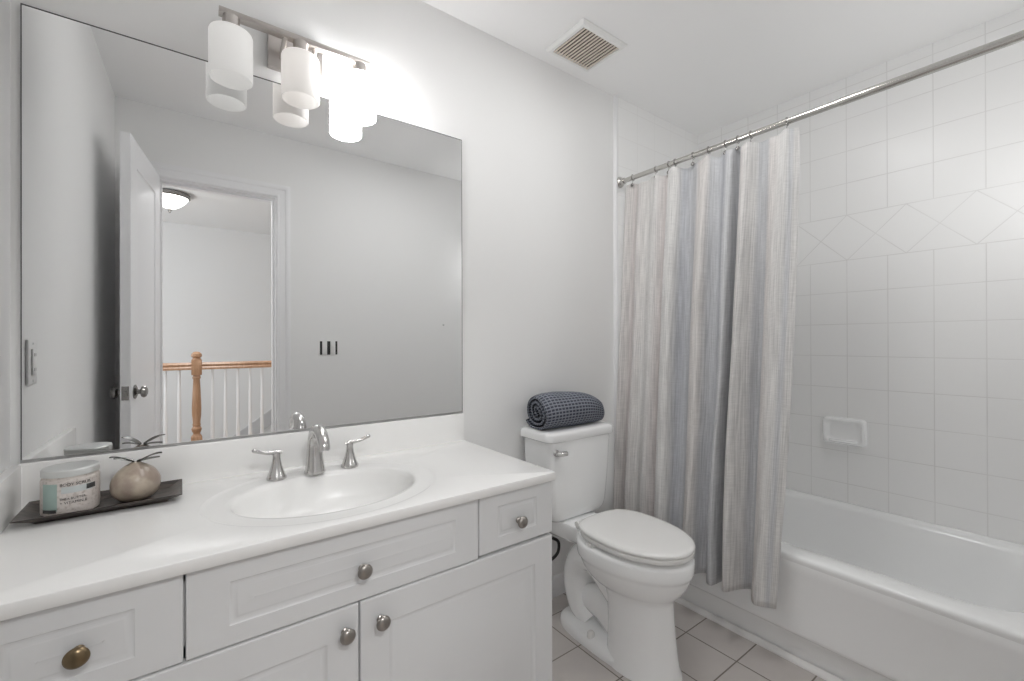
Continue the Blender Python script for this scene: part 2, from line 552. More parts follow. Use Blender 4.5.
# ------------------------------------------------------------------ landing beyond the door
HX0, HX1, HY = -1.7, 2.3, -4.42
struct(link('floor_hall', box(HX0, HX1, -2.82, YH, -0.08, -0.001), 'hallfloor', smooth=0))
struct(link('ceiling_hall', box(HX0-.1, HX1+.1, HY-.1, YH, H, H+0.08), 'ceil', smooth=0))
struct(link('wall_hall', box(HX0-.1, HX1+.1, HY-0.1, HY, -2.6, H), 'hallwall', smooth=0))
struct(link('wall_hall_left', box(HX0-.1, HX0, HY, YH, -2.6, H), 'hallwall', smooth=0))
struct(link('wall_hall_right', box(HX1, HX1+.1, HY, YH, -2.6, H), 'hallwall', smooth=0))
struct(link('wall_stairwell', box(HX0, HX1, -2.82, -2.76, -2.6, -0.08), 'wall', smooth=0))
struct(link('floor_stairwell', box(HX0, HX1, HY, -2.76, -2.7, -2.6), 'hallfloor', smooth=0))
# sloping skirt of the stairs on the far wall
bm = bmesh.new()
sk = [(0.10, -0.16), (1.6, 0.90), (1.6, 0.72), (0.10, -0.34)]
loft(bm, [[(x, HY, z) for x, z in sk], [(x, HY+0.02, z) for x, z in sk]])
struct(link('trim_4', bm, mat('grey_skirt_paint', (0.55, 0.55, 0.56), 0.4), smooth=0))

# hall ceiling lamp
t = thing('ceiling_lamp', 'lit white dome lamp on the landing ceiling, seen in the mirror through the doorway', 'lamp', (-0.075, -3.25, H))
bm = bmesh.new(); lathe(bm, [(0.125, 0.0), (0.142, -0.008), (0.145, -0.034), (0.132, -0.042), (0.10, -0.038)], 40)
link('lamp_base', bm, 'doorknob', t)
bm = bmesh.new()
lathe(bm, [(0.128, -0.036), (0.128, -0.045), (0.116, -0.064), (0.096, -0.087), (0.072, -0.108), (0.046, -0.125), (0.020, -0.134), (0.004, -0.136)], 40)
link('glass_bowl', bm, 'hallglass', t)
bm = bmesh.new(); lathe(bm, [(0.004, -0.130), (0.016, -0.136), (0.018, -0.145), (0.009, -0.153), (0.011, -0.160), (0.002, -0.170)], 20)
link('finial', bm, 'doorknob', t)

# landing railing
RY = -2.75
t = thing('stair_railing', 'landing railing with oak handrail, oak newel post and white balusters, seen in the mirror', 'railing', (0, RY, 0))
bm = bmesh.new()
prof = [(-0.030, 0.0), (-0.030, 0.014), (-0.022, 0.024), (-0.026, 0.040), (-0.012, 0.056), (0.012, 0.056), (0.026, 0.040), (0.022, 0.024), (0.030, 0.014), (0.030, 0.0)]
loft(bm, [[(x, y, 0.957+z) for y, z in prof] for x in (HX0, HX1)])
link('handrail', bm, 'oak', t)
bm = bmesh.new()
nx = 0.098
bx(bm, nx-0.036, nx+0.036, -0.036, 0.036, 0, 0.435, 0.004)
lathe(bm, [(0.035, 0.435), (0.030, 0.445), (0.022, 0.455), (0.030, 0.475), (0.034, 0.495), (0.024, 0.515), (0.028, 0.525), (0.024, 0.54),
           (0.030, 0.60), (0.031, 0.66), (0.026, 0.80), (0.022, 0.88), (0.028, 0.892), (0.024, 0.915)], 24, nx, 0)
bx(bm, nx-0.034, nx+0.034, -0.034, 0.034, 0.915, 1.035, 0.004)
lathe(bm, [(0.032, 1.035), (0.024, 1.048), (0.036, 1.060), (0.034, 1.080), (0.02, 1.094), (0.005, 1.098)], 24, nx, 0)
link('newel_post', bm, 'oak', t)
bxs = [-0.094, -0.011] + [0.202+0.0866*k for k in range(0, 15)]
x = -0.18
while x > -1.6: bxs.append(x); x -= 0.085
bal0 = None
for x in sorted(bxs):
    if bal0 is None:
        bm = bmesh.new()
        bx(bm, -0.015, 0.015, -0.015, 0.015, 0, 0.30, 0.002)
        lathe(bm, [(0.015, 0.30), (0.010, 0.315), (0.015, 0.335), (0.015, 0.36), (0.0085, 0.955)], 10)
        bal0 = link('baluster', bm, 'trimw', t)
        bal0.location.x = x
    else:
        o = bal0.copy(); COL.objects.link(o); o.parent = t; o.location.x = x

# ------------------------------------------------------------------ bathroom door, swung open along the left wall
DL, DT = 0.560, 0.035
hx, hy = -0.108, YB+0.022
ang = math.atan2(0.5475, -0.0795)
d = struct(thing('door_1', 'white panelled bathroom door standing open along the left wall, seen in the mirror', 'door', (hx, hy, 0), ang))


def panel_plate(bm, x0, x1, z0, z1, y, depth_dir, panels, gw=0.016, gd=0.0032):
    """a front plate at plane y facing depth_dir (-1: toward -y), cut by routed panel grooves"""
    s = depth_dir
    xs = sorted({x0, x1} | {v for p in panels for v in (p[0], p[1])})
    zs = sorted({z0, z1} | {v for p in panels for v in (p[2], p[3])})
    for i in range(len(xs)-1):
        for j in range(len(zs)-1):
            cx, cz = (xs[i]+xs[i+1])/2, (zs[j]+zs[j+1])/2
            if any(p[0] < cx < p[1] and p[2] < cz < p[3] for p in panels): continue
            quad(bm, (xs[i], y, zs[j]), (xs[i+1], y, zs[j]), (xs[i+1], y, zs[j+1]), (xs[i], y, zs[j+1]))
    for px0, px1, pz0, pz1 in panels:
        prof = [(0, 0), (0.003, gd*0.7), (0.007, gd), (0.010, gd), (gw*0.8, gd*0.55), (gw, gd*0.5), (gw+0.010, gd*0.42), (gw+0.022, 0.0008), (gw+0.026, 0.0)]
        loops = [[(px0+a, y-s*dz, pz0+a), (px1-a, y-s*dz, pz0+a), (px1-a, y-s*dz, pz1-a), (px0+a, y-s*dz, pz1-a)] for a, dz in prof]
        loft(bm, loops, False, True)


DH = 2.06
pans = [(0.095, DL-0.105, 0.24, DH-0.115)]
bm = bmesh.new()
panel_plate(bm, 0, DL, 0.012, DH, -DT/2, -1, pans, 0.02, 0.007)
panel_plate(bm, 0, DL, 0.012, DH, DT/2, 1, pans, 0.02, 0.007)
for a, b in (((0, 0.012), (DL, 0.012)), ((DL, 0.012), (DL, DH)), ((DL, DH), (0, DH)), ((0, DH), (0, 0.012))):
    quad(bm, (a[0], -DT/2, a[1]), (b[0], -DT/2, b[1]), (b[0], DT/2, b[1]), (a[0], DT/2, a[1]))
bmesh.ops.remove_doubles(bm, verts=bm.verts, dist=1e-5)
link('door_leaf', bm, 'trimw', d, smooth=25)
for s in (-1, 1):
    bm = bmesh.new()
    mtx = aim((DL-0.062, s*DT/2, 0.955), (0, s, 0))
    lathe(bm, [(0.030, -0.001), (0.031, 0.004), (0.022, 0.008), (0.011, 0.010), (0.010, 0.019), (0.014, 0.021), (0.023, 0.025), (0.026, 0.032), (0.023, 0.040), (0.012, 0.045)], 28, mtx=mtx)
    link('knob', bm, 'doorknob', d)
bm = box(DL-0.0005, DL+0.0015, -0.0125, 0.0125, 0.925, 0.985, 0.001)
bx(bm, DL, DL+0.008, -0.007, 0.007, 0.945, 0.965, 0.002)
link('latch_plate', bm, 'doorknob', d)

# ------------------------------------------------------------------ mirror
bm = box(-0.300, 0.889, -0.006, -0.0005, 0.8925, 1.966)
bm.faces.ensure_lookup_table()
for f in bm.faces:
    f.material_index = 0 if f.normal.y < -0.9 or abs(f.calc_center_median().y+0.006) < 1e-4 else 1
mi = tag(link('mirror', bm, ['mirror', 'medge'], smooth=0), 'large frameless wall mirror above the vanity backsplash', 'mirror')
bm = bmesh.new()
e = 0.0028
bx(bm, -0.3005, 0.8895, -0.0064, -0.0004, 1.9635, 1.9665)
bx(bm, -0.3005, -0.2985, -0.0064, -0.0004, 0.8925, 1.9665)
bx(bm, 0.8878, 0.8895, -0.0064, -0.0004, 0.8925, 1.9665)
link('dark_edge', bm, 'medge', mi, smooth=0)
link('bottom_channel', box(-0.3005, 0.8895, -0.0085, -0.0004, 0.8888, 0.8955), 'channel', mi, smooth=0)

# ------------------------------------------------------------------ vanity cabinet
VX0, VX1 = -0.288, 0.887
YF, YD = -0.515, -0.535
t = thing('vanity_cabinet', 'white vanity cabinet with drawers and doors below the sink counter', 'cabinet', (0, 0, 0))
bm = bmesh.new()
bx(bm, VX1-0.018, VX1, YF, -0.001, 0, 0.758)                      # right side
bx(bm, VX0, VX0+0.018, YF, -0.001, 0, 0.758)                      # left side
bx(bm, VX0, VX1, YF, -0.001, 0.10, 0.118)                         # bottom
bx(bm, VX0, VX1, -0.46, -0.445, 0.0, 0.10)                        # toe board
bx(bm, VX0, VX1, YF, YF+0.018, 0.10, 0.125); bx(bm, VX0, VX1, YF, YF+0.018, 0.735, 0.758)
for x in (VX0+0.02, 0.0045, 0.6285, VX1-0.02): bx(bm, x-0.02, x+0.02, YF, YF+0.018, 0.585, 0.758)
bx(bm, VX0, VX1, YF, YF+0.018, 0.575, 0.615)
bx(bm, 0.296, 0.336, YF, YF+0.018, 0.10, 0.6)
link('cabinet_body', bm, 'cab', t, smooth=0)
link('gap_backing', box(VX0+0.02, VX1-0.02, YF+0.018, YF+0.022, 0.12, 0.74), 'cabdark', t, smooth=0)


def front(kind, x0, x1, z0, z1, knob, inset=0.066, km='knob'):
    bm = bmesh.new()
    b = 0.003
    panel_plate(bm, x0+b, x1-b, z0+b, z1-b, YD, -1, [(x0+inset, x1-inset, z0+inset*0.58, z1-inset*0.58)] if z1-z0 < 0.3 else [(x0+inset, x1-inset, z0+inset, z1-inset)])
    L = [[(x0+a, y, z0+a), (x1-a, y, z0+a), (x1-a, y, z1-a), (x0+a, y, z1-a)] for a, y in ((b, YD), (b*0.3, YD+0.001), (0, YD+b), (0, YF-0.0005))]
    loft(bm, L, False, True)
    bmesh.ops.remove_doubles(bm, verts=bm.verts, dist=1e-5)
    o = link(kind, bm, 'cab', t, smooth=28)
    bm = bmesh.new()
    kx, kz = knob
    lathe(bm, [(0.0085, -0.001), (0.009, 0.002), (0.0055, 0.005), (0.0050, 0.012), (0.010, 0.0145), (0.0155, 0.0175), (0.0165, 0.021), (0.0150, 0.0245), (0.0105, 0.0275), (0.004, 0.029)], 28,
          mtx=aim((kx, YD, kz), (0, -1, 0)))
    link('knob', bm, km, o)
    return o


front('drawer', VX0+0.002, 0.0030, 0.597, 0.7565, (-0.132, 0.675), km='brass')
front('false_drawer_front', 0.0065, 0.6265, 0.597, 0.7565, (0.322, 0.668))
front('drawer', 0.6300, VX1, 0.603, 0.7565, (0.760, 0.668), 0.06)
front('door', VX0+0.002, 0.3145, 0.108, 0.5935, (0.285, 0.541))
front('door', 0.3180, VX1, 0.108, 0.5935, (0.363, 0.540))

# ------------------------------------------------------------------ countertop with integral oval basin
CX0, CX1, CY0, CY1, CZ = -0.303, 0.889, -0.5485, -0.0005, 0.784
SX, SY = 0.320, -0.288
t = thing('countertop', 'glossy white vanity countertop with moulded oval sink and backsplash', 'countertop', (SX, SY, 0))


def to_rect(a, x0, x1, y0, y1):
    c, s = math.cos(a), math.sin(a)
    k = min(((x1 if c > 0 else x0)/c) if abs(c) > 1e-9 else 1e9, ((y1 if s > 0 else y0)/s) if abs(s) > 1e-9 else 1e9)
    return (k*c, k*s)


rx0, rx1, ry0, ry1 = CX0-SX, CX1-SX, CY0-SY, CY1-SY
angs = sorted(list(np.linspace(-PI, PI, 120, endpoint=False)) + [math.atan2(y, x) for x in (rx0, rx1) for y in (ry0, ry1)])
angs = [a for i, a in enumerate(angs) if i == 0 or a-angs[i-1] > 1e-6]


def rl(ins, z): return [(*to_rect(a, rx0+ins, rx1-ins, ry0+ins, ry1-ins), z) for a in angs]
def el(a_, b_, z, oy=0): return [(a_*math.cos(a), b_*math.sin(a)+oy, z) for a in angs]


bm = bmesh.new()
loft(bm, [rl(0.02, 0.7595), rl(0.001, 0.7595), rl(0, 0.7605), rl(0, CZ-0.0022), rl(0.0006, CZ-0.0006), rl(0.0022, CZ),
          el(0.288, 0.236, CZ), el(0.285, 0.233, CZ-0.0006), el(0.281, 0.229, CZ-0.0028), el(0.275, 0.223, CZ-0.0036),
          el(0.240, 0.186, CZ-0.0040), el(0.231, 0.175, CZ-0.0048), el(0.226, 0.170, CZ-0.008), el(0.221, 0.165, CZ-0.020),
          el(0.214, 0.158, CZ-0.045), el(0.202, 0.147, CZ-0.075), el(0.178, 0.128, CZ-0.102), el(0.125, 0.090, CZ-0.119),
          el(0.055, 0.045, CZ-0.126), el(0.024, 0.024, CZ-0.129), el(0.0235, 0.0235, CZ-0.135)], False, True)
link('basin_top', bm, 'counter', t, smooth=50)
bm = bmesh.new(); lathe(bm, [(0.0235, CZ-0.133), (0.0235, CZ-0.1285), (0.019, CZ-0.1265), (0.017, CZ-0.129), (0.014, CZ-0.129), (0.012, CZ-0.125), (0.003, CZ-0.123)], 28)
link('drain', bm, 'nickel', t)
bm = box(CX0-SX, CX1-SX, -0.020-SY, -0.0005-SY, CZ-0.001, 0.8885, 0.003)
link('backsplash', bm, 'counter', t, smooth=40)
bm = bmesh.new()
pl = [(wx(-0.0195)+0.001, -0.0195), (wx(-0.0195)+0.021, -0.0195), (wx(CY0)+0.021, CY0+0.002), (wx(CY0)+0.001, CY0+0.002)]
prism(bm, [(x-SX, y-SY) for x, y in pl], CZ-0.001, 0.887)
bmesh.ops.bevel(bm, geom=bm.edges[:], offset=0.002, segments=2, profile=0.5, affect='EDGES')
link('side_splash', bm, 'counter', t, smooth=40)

# ------------------------------------------------------------------ faucet (spout and two lever handles)
FX, FY = 0.321, -0.107
t = thing('faucet', 'brushed nickel widespread faucet with curved spout and two lever handles behind the sink', 'faucet', (FX, FY, CZ-0.0038))
bm = bmesh.new()
lathe(bm, [(0.029, 0.0), (0.0295, 0.004), (0.0275, 0.010), (0.0265, 0.014)], 28)
path = cat_rom([(0, 0, 0.012), (0, 0.003, 0.048), (0, 0.004, 0.084), (0, -0.004, 0.112), (0, -0.026, 0.130), (0, -0.058, 0.132), (0, -0.088, 0.118), (0, -0.106, 0.099), (0, -0.110, 0.087)], 6)
rad = np.interp(np.linspace(0, 8, len(path)), range(9), [0.0272, 0.0232, 0.0203, 0.0187, 0.0180, 0.0172, 0.0165, 0.0158, 0.0150])
tube(bm, [tuple(p) for p in path], list(rad), 20)
link('spout', bm, 'nickel', t, smooth=50)
bm = bmesh.new(); lathe(bm, [(0.0115, -0.003), (0.0128, 0.0), (0.0128, 0.003)], 20, mtx=aim(tuple(path[-1]), (0, -0.3, -1)))
link('aerator', bm, 'chrome', t)
bm = bmesh.new(); tube(bm, [(0, 0.021, 0.05), (0, 0.023, 0.090)], 0.003, 8); lathe(bm, [(0.003, 0), (0.006, 0.004), (0.005, 0.009), (0.001, 0.011)], 14, 0, 0.023, mtx=Matrix.Translation((0, 0, 0.088)))
link('lift_rod', bm, 'nickel', t)
for s, hxx in ((-1, 0.2185-FX), (1, 0.4235-FX)):
    bm = bmesh.new()
    lathe(bm, [(0.0255, 0.0), (0.026, 0.004), (0.0235, 0.011), (0.019, 0.022), (0.0145, 0.036), (0.0115, 0.050), (0.0100, 0.062), (0.0105, 0.068), (0.0085, 0.074), (0.002, 0.076)], 28, hxx, 0)
    h = link('handle', bm, 'nickel', t, smooth=50)
    bm = bmesh.new()
    pts = cat_rom([(hxx-s*0.014, 0, 0.0735), (hxx, 0, 0.0755), (hxx+s*0.022, -0.002, 0.0765), (hxx+s*0.042, -0.004, 0.0825), (hxx+s*0.056, -0.006, 0.0885), (hxx+s*0.061, -0.006, 0.0865)], 5)
    rr = np.interp(np.linspace(0, 5, len(pts)), range(6), [0.0045, 0.0068, 0.0052, 0.005, 0.0062, 0.0035])
    tube(bm, [tuple(p) for p in pts], list(rr), 14)
    link('lever', bm, 'nickel', h, smooth=50)

# ------------------------------------------------------------------ tray, jar and fruit vase on the counter
TZ = CZ+0.0005
TX0, TX1, TY0, TY1 = -0.279, 0.002, -0.192, -0.044
t = thing('tray', 'dark wooden flared tray on the left end of the counter', 'tray', ((TX0+TX1)/2, (TY0+TY1)/2, TZ))
a, b = (TX1-TX0)/2, (TY1-TY0)/2


def rr_(ins, z): return [(-a+ins, -b+ins, z), (a-ins, -b+ins, z), (a-ins, b-ins, z), (-a+ins, b-ins, z)]


bm = bmesh.new()
loft(bm, [rr_(0.030, 0.0), rr_(0.024, 0.006), rr_(0.0, 0.0185), rr_(-0.001, 0.0205), rr_(0.004, 0.0205), rr_(0.026, 0.0085), rr_(0.032, 0.008)])
bmesh.ops.bevel(bm, geom=bm.edges[:], offset=0.0007, segments=1, affect='EDGES')
link('tray_body', bm, 'tray', t, smooth=20)

JX, JY, JZ, JR = -0.199, -0.126, TZ+0.0083, 0.0485
t = thing('jar', 'round glass jar of bath scrub with grey lid and printed label, on the tray', 'jar', (JX, JY, JZ))
bm = bmesh.new(); lathe(bm, [(JR-0.006, 0.0), (JR-0.001, 0.003), (JR, 0.009), (JR, 0.075), (JR-0.002, 0.080), (JR-0.004, 0.083), (JR-0.004, 0.0845)], 48)
link('scrub_body', bm, 'scrub', t)
bm = bmesh.new(); lathe(bm, [(JR-0.0015, 0.0845), (JR-0.0005, 0.085), (JR-0.0005, 0.0975), (JR-0.0025, 0.1), (JR-0.008, 0.101), (0.002, 0.101)], 48)
link('lid', bm, 'lid', t)


def jar_patch(name, a0, a1, z0, z1, m, r=JR+0.0003, parent=None):
    bm = bmesh.new(); n = 14
    lo = []
    for k in range(n+1):
        an = R(a0+(a1-a0)*k/n)
        lo.append([(rr*math.cos(an), rr*math.sin(an), z) for rr, z in ((r-0.001, z0), (r, z0), (r, z1), (r-0.001, z1))])
    loft(bm, lo)
    return link(name, bm, m, parent or t)


def jar_text(name, txt, a0, z, size, r=JR+0.0007, parent=None):
    cu = bpy.data.curves.new(name, 'FONT'); cu.body = txt; cu.size = size; cu.extrude = 0.00015
    o = bpy.data.objects.new(name, cu); COL.objects.link(o)
    dg = bpy.context.evaluated_depsgraph_get()
    me = bpy.data.meshes.new_from_object(o.evaluated_get(dg))
    bpy.data.objects.remove(o); bpy.data.curves.remove(cu)
    for v in me.vertices:
        an = R(a0) + v.co.x/r
        rr = r + v.co.z
        v.co = (rr*math.cos(an), rr*math.sin(an), z+v.co.y)
    me.materials.clear(); me.materials.append(M['ink'])
    o = bpy.data.objects.new(name, me); COL.objects.link(o); o.parent = parent or t
    return o


# the side of the jar facing the room: view direction is about -82 degrees
lab = jar_patch('label', -152, -22, 0.012, 0.079, 'label')
jar_patch('teal_panel', -143, -108, 0.014, 0.072, 'teal', JR+0.0006, lab)
jar_patch('dark_corner', -143, -110, 0.010, 0.017, 'ink', JR+0.0009, lab)
jar_patch('blue_panel', -100, -38, 0.050, 0.064, 'paleblue', JR+0.0006, lab)
jar_patch('stamp', -52, -30, 0.052, 0.063, 'ink', JR+0.0008, lab)
jar_text('lettering', 'BODY SCRUB', -103, 0.066, 0.0085, parent=lab)
jar_text('lettering', 'SHEA BUTTER', -103, 0.036, 0.0068, parent=lab)
jar_text('lettering', '+ VITAMIN E', -103, 0.027, 0.0080, parent=lab)

VX, VY = -0.088, -0.120
t = thing('fruit_ornament', 'taupe glazed pomegranate ornament with dark leaves, on the tray beside the jar', 'ornament', (VX, VY, JZ))
bm = bmesh.new()
prof = [(0.018, 0.0), (0.030, 0.003), (0.0425, 0.017), (0.0472, 0.035), (0.0455, 0.051), (0.037, 0.067), (0.024, 0.079), (0.014, 0.085), (0.010, 0.088), (0.004, 0.089)]
pp = cat_rom(prof, 3)
loops = []
for r_, z_ in pp:
    loops.append([((r_*(1+0.025*math.cos(5*q+0.5)*min(1, r_/0.04)))*math.cos(q), (r_*(1+0.025*math.cos(5*q+0.5)*min(1, r_/0.04)))*math.sin(q), z_) for q in np.linspace(0, 2*PI, 40, endpoint=False)])
loft(bm, loops)
link('fruit_body', bm, 'vase', t, smooth=60)
for k, (az, ln, lift) in enumerate(((205, 0.046, 0.021), (-20, 0.050, 0.018), (160, 0.040, 0.010), (18, 0.044, 0.002))):
    bm = bmesh.new(); n = 10; lo = []
    for i in range(n+1):
        s = i/n
        wd = 0.0112*math.sin(PI*min(1, 0.12+0.88*s))**0.8 + 0.0012
        zc = 0.088 + lift*math.sin(s*PI/2)
        rr = 0.004 + ln*s
        lo.append([(rr, -wd, zc+0.003), (rr, 0, zc), (rr, wd, zc+0.003), (rr, 0, zc+0.0018)])
    loft(bm, lo)
    bmesh.ops.rotate(bm, verts=bm.verts, cent=(0, 0, 0), matrix=Matrix.Rotation(R(az), 3, 'Z'))
    link('leaf', bm, 'leaf', t, smooth=60)

# ------------------------------------------------------------------ vanity light
BY, BZ = -0.080, 2.075
t = thing('vanity_light', 'three-shade brushed nickel vanity light above the mirror, its right shade glowing', 'light', (0.289, 0, BZ))
bm = box(-0.078, 0.078, -0.020, -0.0005, -0.072, 0.047, 0.003)
link('backplate', bm, 'bar', t, smooth=30)
bm = box(-0.206, 0.206, BY-0.013, BY+0.013, -0.008, 0.008, 0.0015)
link('bar', bm, 'bar', t, smooth=30)
for s in (-1, 1):
    bm = bmesh.new()
    p0, p1 = Vector((s*0.042, -0.018, -0.040)), Vector((s*0.042, BY, -0.004))
    tube(bm, [p0, p0.lerp(p1, 0.5)+Vector((0, -0.004, 0.002)), p1], 0.007, 12)
    link('arm', bm, 'bar', t)
for k, (dx, m) in enumerate(((-0.177, 'shade'), (0.0, 'shadew'), (0.175, 'shadeon'))):
    bm = bmesh.new(); lathe(bm, [(0.020, -0.006), (0.021, -0.009), (0.021, -0.040), (0.025, -0.042), (0.025, -0.052)], 28, dx, BY)
    so = link('socket', bm, 'bar', t)
    bm = bmesh.new()
    ri, ro = 0.0485, 0.0525
    lathe(bm, [(0.023, -0.048), (ro-0.008, -0.0485), (ro-0.002, -0.0515), (ro, -0.057), (ro, -0.178), (ro-0.002, -0.180), (ri, -0.178), (ri, -0.059), (ri-0.004, -0.054), (0.020, -0.053)], 48, dx, BY, cap0=False, cap1=False)
    sh = link('lamp_shade', bm, m, t, smooth=50)
    bm = bmesh.new(); lathe(bm, [(0.013, -0.050), (0.014, -0.068), (0.027, -0.098), (0.029, -0.113), (0.024, -0.130), (0.012, -0.139), (0.002, -0.141)], 24, dx, BY)
    link('bulb', bm, 'shadeon' if m == 'shadeon' else 'plate', so)

# ------------------------------------------------------------------ toilet
TX = 1.356
t = thing('toilet', 'white two-piece toilet with closed lid beside the vanity', 'toilet', (TX, 0, 0), R(-0.6))


def egg(yf, yb, hw, z, n=48, pf=2.0, pb=2.6, wb=0.62):
    """plan outline: rounded front at yf, flatter back at yb; widest at wb of the length"""
    yc = yb + (yf-yb)*(1-wb)
    pts = []
    for i in range(n):
        q = 2*PI*i/n
        c, s = math.cos(q), math.sin(q)
        p = pf if s < 0 else pb
        x = hw*math.copysign(abs(c)**(2/p), c)
        y = yc + (abs(yf-yc) if s < 0 else abs(yb-yc))*math.copysign(abs(s)**(2/p), s)
        pts.append((x, y, z))
    return pts


bm = bmesh.new()
lv = [(-0.655, -0.385, 0.114, 0.0), (-0.654, -0.385, 0.112, 0.010), (-0.645, -0.385, 0.106, 0.030), (-0.638, -0.385, 0.102, 0.08), (-0.630, -0.385, 0.098, 0.16),
      (-0.626, -0.380, 0.099, 0.22), (-0.626, -0.370, 0.100, 0.255), (-0.630, -0.350, 0.106, 0.268), (-0.642, -0.33, 0.124, 0.283), (-0.660, -0.31, 0.144, 0.304),
      (-0.676, -0.290, 0.159, 0.330), (-0.685, -0.278, 0.167, 0.355), (-0.688, -0.272, 0.1695, 0.365), (-0.693, -0.266, 0.173, 0.369), (-0.695, -0.263, 0.1745, 0.378), (-0.697, -0.260, 0.175, 0.410),
      (-0.694, -0.262, 0.172, 0.419), (-0.686, -0.270, 0.165, 0.423), (-0.640, -0.32, 0.12, 0.423)]
loft(bm, [egg(a_, b_, h_, z_, pb=2.4) for a_, b_, h_, z_ in lv])
# rear deck that carries the tank
dk = [(0.140, -0.40), (0.128, -0.340), (0.106, -0.290), (0.093, -0.245), (0.094, -0.20), (0.108, -0.16), (0.118, -0.06), (0.112, -0.040)]
dk = [tuple(p) for p in cat_rom(dk, 4)]
poly = dk + [(-x, y) for x, y in dk[::-1]]


def deck(sc, z, sh=0): return [(x*sc, -0.20+(y+0.20)*(0.5+0.5*sc)+sh, z) for x, y in poly]


loft(bm, [deck(0.70, 0.345, -0.02), deck(0.88, 0.362), deck(0.97, 0.380), deck(1.0, 0.397), deck(1.0, 0.414), deck(0.97, 0.422), deck(0.6, 0.424)])
# trapway bulging from the pedestal and down to the floor
tp = cat_rom([(0, -0.47, 0.19), (0, -0.39, 0.255), (0, -0.31, 0.300), (0, -0.235, 0.285), (0, -0.190, 0.225), (0, -0.185, 0.145), (0, -0.215, 0.075), (0, -0.265, 0.035)], 6)
tr = np.interp(np.linspace(0, 7, len(tp)), range(8), [0.070, 0.072, 0.068, 0.062, 0.058, 0.056, 0.056, 0.045])
tube(bm, [tuple(p) for p in tp], [max(0.03, v) for v in tr], 22, sx=1.25)
tube(bm, [(0, -0.42, 0.12), (0, -0.33, 0.13), (0, -0.24, 0.115)], [0.10, 0.075, 0.05], 20, sx=0.82)
# foot
foot = [(-0.60, -0.125, 0.116, 0.0), (-0.60, -0.125, 0.116, 0.012), (-0.60, -0.129, 0.111, 0.026), (-0.58, -0.140, 0.100, 0.034), (-0.56, -0.165, 0.07, 0.040)]
loft(bm, [egg(a_, b_, h_, z_, pf=2.6, pb=3.2, wb=0.5) for a_, b_, h_, z_ in foot])
link('bowl', bm, 'porc', t, smooth=60)
for s in (-1, 1):
    bm = bmesh.new(); lathe(bm, [(0.015, 0.026), (0.016, 0.032), (0.0145, 0.046), (0.010, 0.053), (0.002, 0.055)], 22, s*0.088, -0.335)
    link('bolt_cap', bm, 'grime', t)
# seat and lid
bm = bmesh.new()
sl = [(0.010, 0.4345), (0.001, 0.4375), (0.0, 0.440), (0.0, 0.450), (0.004, 0.453)]
loft(bm, [egg(-0.695+i_, -0.285-i_, 0.1645-i_, z_, pf=2.05, pb=3.0, wb=0.55) for i_, z_ in sl])
for s in (-1, 1):
    for yy in (-0.56, -0.40):
        bx(bm, s*0.155*(0.7 if yy < -0.5 else 1)-0.012, s*0.155*(0.7 if yy < -0.5 else 1)+0.012, yy-0.012, yy+0.012, 0.4228, 0.4355)
link('seat', bm, 'seat', t, smooth=50)
bm = bmesh.new()
sl = [(0.006, 0.4555), (0.001, 0.4575), (0.0, 0.462), (0.003, 0.4675), (0.012, 0.4710), (0.03, 0.4730), (0.07, 0.4745)]
loft(bm, [egg(-0.697+i_, -0.278-i_, 0.165-i_, z_, pf=2.05, pb=3.2, wb=0.55) for i_, z_ in sl])
link('seat_lid', bm, 'seat', t, smooth=50)
for s in (-1, 1):
    bm = bmesh.new(); tube(bm, [(s*0.075-0.022, -0.268, 0.444), (s*0.075+0.022, -0.268, 0.444)], 0.0115, 16)
    bx(bm, s*0.075-0.016, s*0.075+0.016, -0.279, -0.257, 0.4225, 0.441, 0.003)
    link('hinge', bm, 'seat', t)
# tank
bm = bmesh.new()


def tk(hw, y0, y1, z, bow=0.010, r=0.03):
    P = rrect(-hw, hw, y0, y1, r, z, 7)
    return [(x, y-(bow*(1-(x/hw)**2) if y < (y0+y1)/2 else 0), z) for x, y, z in P]


loft(bm, [tk(0.130, -0.17, -0.05, 0.424), tk(0.145, -0.183, -0.04, 0.434), tk(0.160, -0.190, -0.030, 0.450), tk(0.166, -0.194, -0.026, 0.475),
          tk(0.175, -0.201, -0.023, 0.60), tk(0.182, -0.207, -0.022, 0.750), tk(0.180, -0.205, -0.024, 0.7615)])
link('tank', bm, 'porc', t, smooth=50)
bm = bmesh.new()
loft(bm, [tk(0.178, -0.204, -0.022, 0.7625), tk(0.190, -0.213, -0.014, 0.764), tk(0.196, -0.216, -0.012, 0.768), tk(0.196, -0.216, -0.012, 0.792), tk(0.190, -0.213, -0.014, 0.800), tk(0.178, -0.204, -0.022, 0.8045), tk(0.15, -0.175, -0.05, 0.8055)])
link('tank_lid', bm, 'porc', t, smooth=50)
bm = bmesh.new()
lathe(bm, [(0.013, -0.004), (0.014, 0.003), (0.009, 0.008), (0.008, 0.016)], 20, mtx=aim((-0.150, -0.2065, 0.722), (0, -1, 0)))
tube(bm, [tuple(p) for p in cat_rom([(-0.163, -0.222, 0.722), (-0.153, -0.2255, 0.722), (-0.135, -0.2285, 0.7205), (-0.113, -0.2295, 0.720)], 5)], [0.006]*3+[0.010]*13, 14)
link('flush_lever', bm, 'nickel', t)

